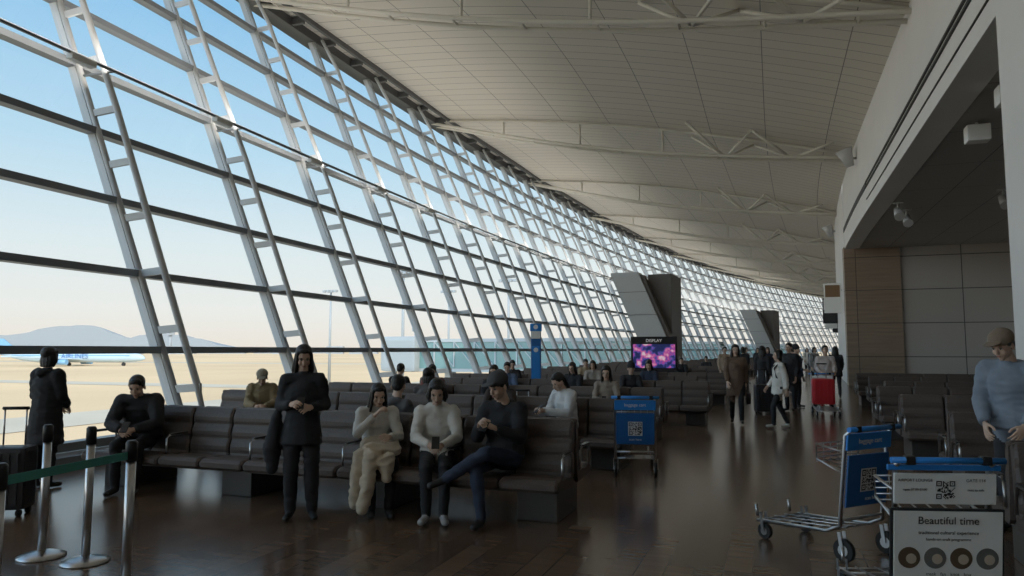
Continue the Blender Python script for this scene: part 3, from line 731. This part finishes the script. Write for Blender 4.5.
person('seated_woman_in_white_jacket', (-3.20, 6.60), radians(24), sit(head=(0, -0.12, 1.185), wrL=(0.07, -0.33, 0.70), wrR=(-0.07, -0.33, 0.70), knL=(0.09, -0.45, 0.51), knR=(-0.09, -0.45, 0.51), anL=(0.08, -0.47, .09), anR=(-0.08, -0.44, .09), toL=(0.1, -0.62, .038)),
       WHT, BLK, shoes=(0.4, 0.4, 0.4), hair='bob', hp=radians(28), fem=True, bulk=1.4, hands=('grip', 'grip'), phone=True, hood=True)
person('seated_man_with_cap', (-2.50, 6.62), radians(0), sit(knL=(0.0, -0.43, 0.64), anL=(-0.33, -0.52, 0.42), toL=(-0.44, -0.62, 0.36), knR=(-0.1, -0.42, 0.5), anR=(-0.04, -0.44, 0.09), toR=(-0.04, -0.6, 0.038), wrL=(0.06, -0.32, 0.84), wrR=(-0.1, -0.33, 0.86), head=(-0.01, -0.11, 1.20)),
       BLK, NAVY, shoes=BLK, hat='cap', hatc=(0.07, 0.07, 0.075), hp=radians(20), hy=radians(-25), bulk=1.5, sc=1.04, hands=('grip', 'grip'), phone=True, hood=True)
person('seated_man_in_black_parka', (-7.05, 6.60), radians(28), sit(waist=(0, 0.03, 0.68), chest=(0, -0.05, 0.86), neck=(0, -0.14, 1.0), head=(0, -0.22, 1.12), shL=(.17, -.12, .96), shR=(-.17, -.12, .96), elL=(0.24, -0.25, 0.72), elR=(-0.24, -0.25, 0.72), wrL=(0.08, -0.42, 0.68), wrR=(-0.08, -0.42, 0.68)),
       BLK, BLK, hp=radians(25), bulk=1.7, hands=('grip', 'grip'), phone=True, sc=1.05, hood=True)
person('standing_person_in_long_coat', (-8.05, 6.15), radians(185), stand(elL=(.20, -.02, 1.12), elR=(-.20, -.02, 1.12), wrL=(0.10, -0.2, 1.0), wrR=(-0.10, -0.2, 1.0)), BLK, BLK, hair='bob', coat=0.35, bulk=1.6, sc=0.95, hood=True)
person('standing_man_in_grey_jacket', (2.0, 7.65), radians(-35), stand(waist=(0, 0.0, 1.05), chest=(0, -0.04, 1.24), neck=(0, -0.1, 1.41), head=(0, -0.175, 1.56), shL=(.17, -.06, 1.36), shR=(-.17, -.06, 1.36), elL=(0.23, -0.08, 1.10), wrL=(0.16, -0.22, 0.92), elR=(-0.23, -0.08, 1.10), wrR=(-0.14, -0.24, 0.92)),
       (0.22, 0.26, 0.32), (0.03, 0.03, 0.035), hat='cap', hatc=(0.24, 0.18, 0.13), hp=radians(24), hy=radians(-12), bulk=1.6, sc=1.05, hairc=(0.08, 0.08, 0.08), hood=True)
person('seated_woman_in_white_puffer', (-2.75, 9.68), radians(-35), sit(head=(0, -0.12, 1.16), wrL=(0.05, -0.36, 0.78), wrR=(-0.06, -0.36, 0.78)), (0.65, 0.65, 0.65), (0.06, 0.1, 0.17), hair='pony', hp=radians(30), fem=True, bulk=1.6, hands=('grip', 'grip'), phone=True, hood=True)
person('seated_woman_in_dark_coat', (-3.7, 9.70), radians(10), sit(), (0.05, 0.035, 0.03), BLK, hair='bob', hp=radians(15), fem=True, bulk=1.3)
person('seated_man_seen_from_behind', (-4.05, 7.24), radians(175), sit(), (0.12, 0.12, 0.13), BLK, hp=radians(10), hy=radians(20), bulk=1.3, hood=True)
person('seated_woman_seen_from_behind', (-5.2, 10.32), radians(180), sit(), (0.11, 0.10, 0.10), BLK, hair='bob', bulk=1.3, fem=True)
person('seated_man_in_khaki_jacket', (-7.85, 9.70), radians(35), sit(chest=(0, -0.0, 0.86), head=(0, -0.12, 1.15)), (0.28, 0.22, 0.13), BLK, hat='cap', hatc=(0.35, 0.33, 0.26), hp=radians(25), bulk=1.6, hood=True)
person('seated_woman_in_grey_coat', (-2.85, 12.80), radians(5), sit(), (0.30, 0.25, 0.21), BLK, hair='long', hp=radians(15), fem=True, bulk=1.3, hands=('grip', 'grip'), phone=True)
person('seated_man_in_dark_jacket', (-3.0, 15.9), radians(15), sit(), BLK, NAVY, hat='beanie', hatc=BLK, hp=radians(10), bulk=1.4)
pas = [(-6.3, 12.8, 10, (0.20, 0.07, 0.06), 'short'), (-7.4, 13.42, 180, BLK, 'short'), (-4.6, 19.0, 10, (0.4, 0.36, 0.32), 'bob'), (-3.6, 22.1, 10, BLK, 'short'), (-5.0, 12.8, 5, BLK, 'bob'), (-5.9, 15.9, 15, (0.10, 0.15, 0.26), 'short'),
       (-4.3, 15.9, -10, BLK, 'long'), (-5.6, 22.1, 20, (0.36, 0.29, 0.2), 'short'), (-3.1, 19.0, 0, NAVY, 'bob'), (-6.9, 19.0, 20, BLK, 'short'), (-3.4, 28.3, 10, BLK, 'short'), (-4.8, 31.4, 10, (0.4, 0.33, 0.28), 'bob'), (-3.0, 34.5, 0, BLK, 'short'),
       (3.0, 12.1, 0, BLK, 'short'), (4.3, 14.7, 10, (0.1, 0.1, 0.12), 'bob')]
for x, y, r, c, h in pas:
    person('seated_passenger', (x, y), radians(r), sit(), c, BLK, hair=h, hp=radians(14), bulk=1.4, vox=0.02)
person('walking_woman_in_brown_coat', (-0.82, 16.6), radians(5), walk(), (0.15, 0.095, 0.065), BLK, hair='long', coat=0.28, bulk=1.6, fem=True, hp=radians(5), bag=(0.03, 0.02, 0.02))
person('walking_woman_in_white_coat', (0.06, 15.9), radians(-75), walk(0.16), WHT, BLK, shoes=WHT, hair='bob', coat=0.12, bulk=1.6, fem=True, sc=0.93, bag='backpack')
person('standing_man_in_black_coat', (0.35, 20.4), radians(-30), stand(), BLK, BLK, coat=0.2, bulk=1.5, sc=1.04)
person('standing_man_in_dark_parka', (0.55, 21.8), radians(60), stand(wrR=(-0.1, -0.25, 1.05)), NAVY, BLK, bulk=1.5, hat='beanie', hatc=BLK, bag='backpack')
person('standing_woman_in_black_coat', (-0.35, 22.3), radians(160), stand(), BLK, BLK, hair='long', coat=0.3, bulk=1.4, fem=True)
person('person_pushing_cart', (1.22, 20.42), radians(5), walk(0.12, elL=(0.22, -0.02, 1.12), elR=(-0.22, -0.02, 1.12), wrL=(0.17, -0.33, 1.04), wrR=(-0.17, -0.33, 1.04)), (0.6, 0.52, 0.50), (0.3, 0.03, 0.03), hair='short', bulk=1.4, hands=('grip', 'grip'))
far = [(-1.7, 27, 20, (0.40, 0.30, 0.22)), (-1.2, 30, 200, BLK), (-0.3, 33, 10, NAVY), (0.6, 29, 180, (0.2, 0.16, 0.12)), (1.6, 34, 30, (0.3, 0.3, 0.3)), (-0.9, 42, 0, BLK), (0.9, 47, 180, (0.35, 0.05, 0.05)), (2.0, 52, 0, WHT), (0.2, 60, 10, BLK), (2.6, 66, 180, NAVY), (-1.3, 36, 60, (0.2, 0.16, 0.13)), (1.9, 26.5, 180, BLK)]
for i, (x, y, r, c) in enumerate(far):
    person('walking_traveller' if i % 2 else 'standing_traveller', (x, y), radians(r), walk(0.18) if i % 2 else stand(), c, BLK, hair=('short', 'bob', 'long')[i % 3], coat=0.15 if i % 3 else 0, bulk=1.4, vox=0.022, bag='backpack' if i % 3 == 1 else None)

# ------------------------------------------------------------------ exterior
M_ground = mat('dry_grass_apron', (0.70, 0.49, 0.29), 0.9, var=0.10, bscale=0.015, spec=0.1)
bm = bmesh.new(); f = bm.faces.new([bm.verts.new(q) for q in ((-6000, -3000, -6), (3000, -3000, -6), (3000, 6000, -6), (-6000, 6000, -6))])
finish(bm, 'ground_apron', [M_ground], recalc=False)
bm = bmesh.new()
for x0, x1, y0, y1 in ((-420, -60, 118, 128), (-80, -66, -100, 700), (-900, -60, 330, 350), (-30, -14, -100, 400)):
    bm.faces.new([bm.verts.new(q) for q in ((x0, y0, -5.95), (x1, y0, -5.95), (x1, y1, -5.95), (x0, y1, -5.95))])
finish(bm, 'taxiway_pavement', [mat('concrete_apron', (0.56, 0.47, 0.36), 0.8, var=0.06, bscale=0.1, spec=0.1)], recalc=False)
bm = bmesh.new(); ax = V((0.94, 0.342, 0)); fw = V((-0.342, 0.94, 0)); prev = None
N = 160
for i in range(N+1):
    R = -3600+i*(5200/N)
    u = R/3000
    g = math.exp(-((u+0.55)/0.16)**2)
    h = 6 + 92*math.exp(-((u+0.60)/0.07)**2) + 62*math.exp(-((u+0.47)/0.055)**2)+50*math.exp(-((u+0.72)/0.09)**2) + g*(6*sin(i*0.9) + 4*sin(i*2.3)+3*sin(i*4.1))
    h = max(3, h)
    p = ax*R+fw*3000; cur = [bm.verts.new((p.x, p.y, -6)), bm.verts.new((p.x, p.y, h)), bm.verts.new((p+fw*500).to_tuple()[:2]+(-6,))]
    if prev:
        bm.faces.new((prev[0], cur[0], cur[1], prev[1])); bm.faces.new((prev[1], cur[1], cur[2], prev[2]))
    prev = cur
finish(bm, 'mountain_ridge', [mat('hazy_mountain', (0.32, 0.34, 0.36), 1.0, spec=0)])  # distance haze is put into the base colour
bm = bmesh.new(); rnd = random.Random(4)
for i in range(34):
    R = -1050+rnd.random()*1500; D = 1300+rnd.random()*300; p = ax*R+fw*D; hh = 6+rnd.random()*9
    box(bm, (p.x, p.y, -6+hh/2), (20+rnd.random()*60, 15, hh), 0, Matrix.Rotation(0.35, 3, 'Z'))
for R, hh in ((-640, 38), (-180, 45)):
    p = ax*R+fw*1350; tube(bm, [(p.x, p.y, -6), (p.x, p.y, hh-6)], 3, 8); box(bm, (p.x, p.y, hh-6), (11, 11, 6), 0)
finish(bm, 'distant_airport_buildings', [mat('hazy_building', (0.38, 0.39, 0.40), 1.0, spec=0)])  # pale grey carries the distance haze in its colour
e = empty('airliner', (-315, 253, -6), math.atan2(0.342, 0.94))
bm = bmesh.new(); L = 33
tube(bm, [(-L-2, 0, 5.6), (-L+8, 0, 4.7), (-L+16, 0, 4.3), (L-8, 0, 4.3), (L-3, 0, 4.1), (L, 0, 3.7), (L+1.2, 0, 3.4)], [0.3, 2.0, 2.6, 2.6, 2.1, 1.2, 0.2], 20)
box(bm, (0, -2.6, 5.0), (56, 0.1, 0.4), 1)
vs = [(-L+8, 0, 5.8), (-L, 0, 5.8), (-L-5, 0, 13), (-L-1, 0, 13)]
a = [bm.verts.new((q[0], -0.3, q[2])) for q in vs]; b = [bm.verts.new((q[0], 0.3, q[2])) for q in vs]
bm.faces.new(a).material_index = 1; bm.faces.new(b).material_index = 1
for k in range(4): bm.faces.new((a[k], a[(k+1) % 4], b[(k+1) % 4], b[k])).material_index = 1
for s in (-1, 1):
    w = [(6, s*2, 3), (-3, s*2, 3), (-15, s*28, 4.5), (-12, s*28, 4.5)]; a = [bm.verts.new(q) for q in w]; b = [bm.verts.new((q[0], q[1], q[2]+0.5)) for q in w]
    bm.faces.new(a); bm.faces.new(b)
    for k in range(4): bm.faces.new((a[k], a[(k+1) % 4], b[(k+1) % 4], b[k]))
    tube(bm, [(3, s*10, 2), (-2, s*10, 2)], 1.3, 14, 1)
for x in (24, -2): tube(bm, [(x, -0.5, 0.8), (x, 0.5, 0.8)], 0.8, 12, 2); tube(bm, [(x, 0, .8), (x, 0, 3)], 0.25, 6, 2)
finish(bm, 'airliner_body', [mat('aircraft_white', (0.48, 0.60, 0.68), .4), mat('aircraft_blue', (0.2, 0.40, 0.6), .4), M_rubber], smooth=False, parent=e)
text(e, 'AIRLINES', (2, -2.72, 3.6), 3.2, (radians(90), 0, 0), mat('aircraft_blue2', (0.03, 0.10, 0.3), .4))
def bridge(yp, length, name='boarding_bridge'):
    th = (yp-YC)/RC; bm = bmesh.new(); x0 = -2.2; x1 = -length
    xm = (x0+x1)/2; l = x0-x1
    box(bm, (xm, 0, -0.2), (l, 3.2, 0.5), 0); box(bm, (xm, 0, 2.5), (l, 3.4, 0.3), 0); box(bm, (xm, -1.6, 1.1), (l, 0.05, 2.5), 1); box(bm, (xm, 1.6, 1.1), (l, 0.05, 2.5), 1)
    n = int(l/2.0)
    for i in range(n+1):
        x = x0-l*i/n
        for s in (-1, 1):
            beam(bm, (x, s*1.65, 0), (x, s*1.65, 2.4), 0.12, 0.12, 0)
            if i < n: beam(bm, (x, s*1.7, 0), (x-l/n, s*1.7, 2.4), 0.08, 0.08, 0)
    for x in (x0-6, x1+3): box(bm, (x, 0, -3.2), (0.8, 0.8, 5.6), 0)
    box(bm, (x1-1.5, 0, 1.2), (4, 5, 3.4), 2, bev=0.4)
    finish(bm, name, [mat('bridge_white', (0.5, 0.52, 0.52), .5), mat('bridge_green_glass', (0.20, 0.34, 0.33), .15), mat('bridge_rotunda', (0.42, 0.44, 0.44), .5)], loc=arc(yp, RC, 0), rot=(0, 0, -th))
bridge(62, 24); bridge(95, 30); bridge(135, 34)
for (x, y) in ((-60, 110), (-70, 150), (-55, 190), (-48, 130), (-95, 140)):
    bm = bmesh.new(); tube(bm, [(0, 0, 0), (0, 0, 21)], [0.35, 0.18], 8); box(bm, (0, 0, 21), (3.5, 0.6, 0.5), 0)
    for i in range(4): box(bm, (-1.5+1.0*i, -0.5, 20.9), (0.6, 0.5, 0.5), 0)
    finish(bm, 'apron_light_mast', [mat('mast_grey', (0.35, 0.37, 0.38), .5)], loc=(x, y, -6))

# ------------------------------------------------------------------ light + world
sun = bpy.data.lights.new('sun', 'SUN'); sun.energy = 3.2; sun.angle = radians(0.6); sun.color = (1, 0.91, 0.78)
so = bpy.data.objects.new('sun', sun); COL.objects.link(so)
d = V((-0.75, 0.45, -0.62)); so.rotation_euler = d.to_track_quat('-Z', 'Y').to_euler()
def fill_lamp(loc, rot, sx, sy, power, col=(1, 0.94, 0.85)):
    l = bpy.data.lights.new('added_ceiling_fill', 'AREA'); l.shape = 'RECTANGLE'; l.size = sx; l.size_y = sy; l.energy = power; l.color = col
    o = bpy.data.objects.new('added_ceiling_fill_lamp', l); COL.objects.link(o); o.location = loc; o.rotation_euler = rot
    return o
for i in range(9):  # area lamps added along the rail to brighten the ceiling, no fixture modelled
    yp = -27+18*i; th = (yp-YC)/RC
    fill_lamp(arc(yp, FR(zr)-1.1, zr+0.1), (radians(180), radians(-42), -th), 0.15, 16, 240)

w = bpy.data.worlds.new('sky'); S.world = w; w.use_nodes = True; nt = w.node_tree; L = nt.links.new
bg = nt.nodes['Background']; tc = nt.nodes.new('ShaderNodeTexCoord'); sp = nt.nodes.new('ShaderNodeSeparateXYZ'); cr = nt.nodes.new('ShaderNodeValToRGB')
L(tc.outputs['Generated'], sp.inputs[0]); L(sp.outputs['Z'], cr.inputs['Fac']); L(cr.outputs['Color'], bg.inputs['Color'])
E = cr.color_ramp.elements
E[0].position = 0.0; E[0].color = (0.96, 0.86, 0.76, 1); E[1].position = 1.0; E[1].color = (0.50, 0.66, 0.90, 1)
for p, c in ((0.05, (0.95, 0.93, 0.88)), (0.13, (0.84, 0.92, 0.94)), (0.25, (0.56, 0.79, 0.95)), (0.42, (0.31, 0.61, 0.91)), (0.6, (0.45, 0.63, 0.9))):  # stops above the view are lifted to brighten the interior
    x = E.new(p); x.color = (*c, 1)
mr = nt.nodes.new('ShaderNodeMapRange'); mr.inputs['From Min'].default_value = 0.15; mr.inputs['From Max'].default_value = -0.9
mr.inputs['To Min'].default_value = 1.0; mr.inputs['To Max'].default_value = 3.2  # sky strength raised behind the camera, added to light the hall
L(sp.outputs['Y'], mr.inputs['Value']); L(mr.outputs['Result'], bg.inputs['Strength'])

S.view_settings.view_transform = 'Standard'
S.view_settings.look = 'None'; S.view_settings.exposure = 0; S.view_settings.gamma = 1
cam = bpy.data.cameras.new('camera'); co = bpy.data.objects.new('camera', cam); COL.objects.link(co)
cam.sensor_width = 36; cam.lens = 25.3; cam.clip_end = 12000; cam.clip_start = 0.05
co.location = (0, 0, 1.6); co.rotation_euler = (radians(94.92), 0, radians(20)); S.camera = co
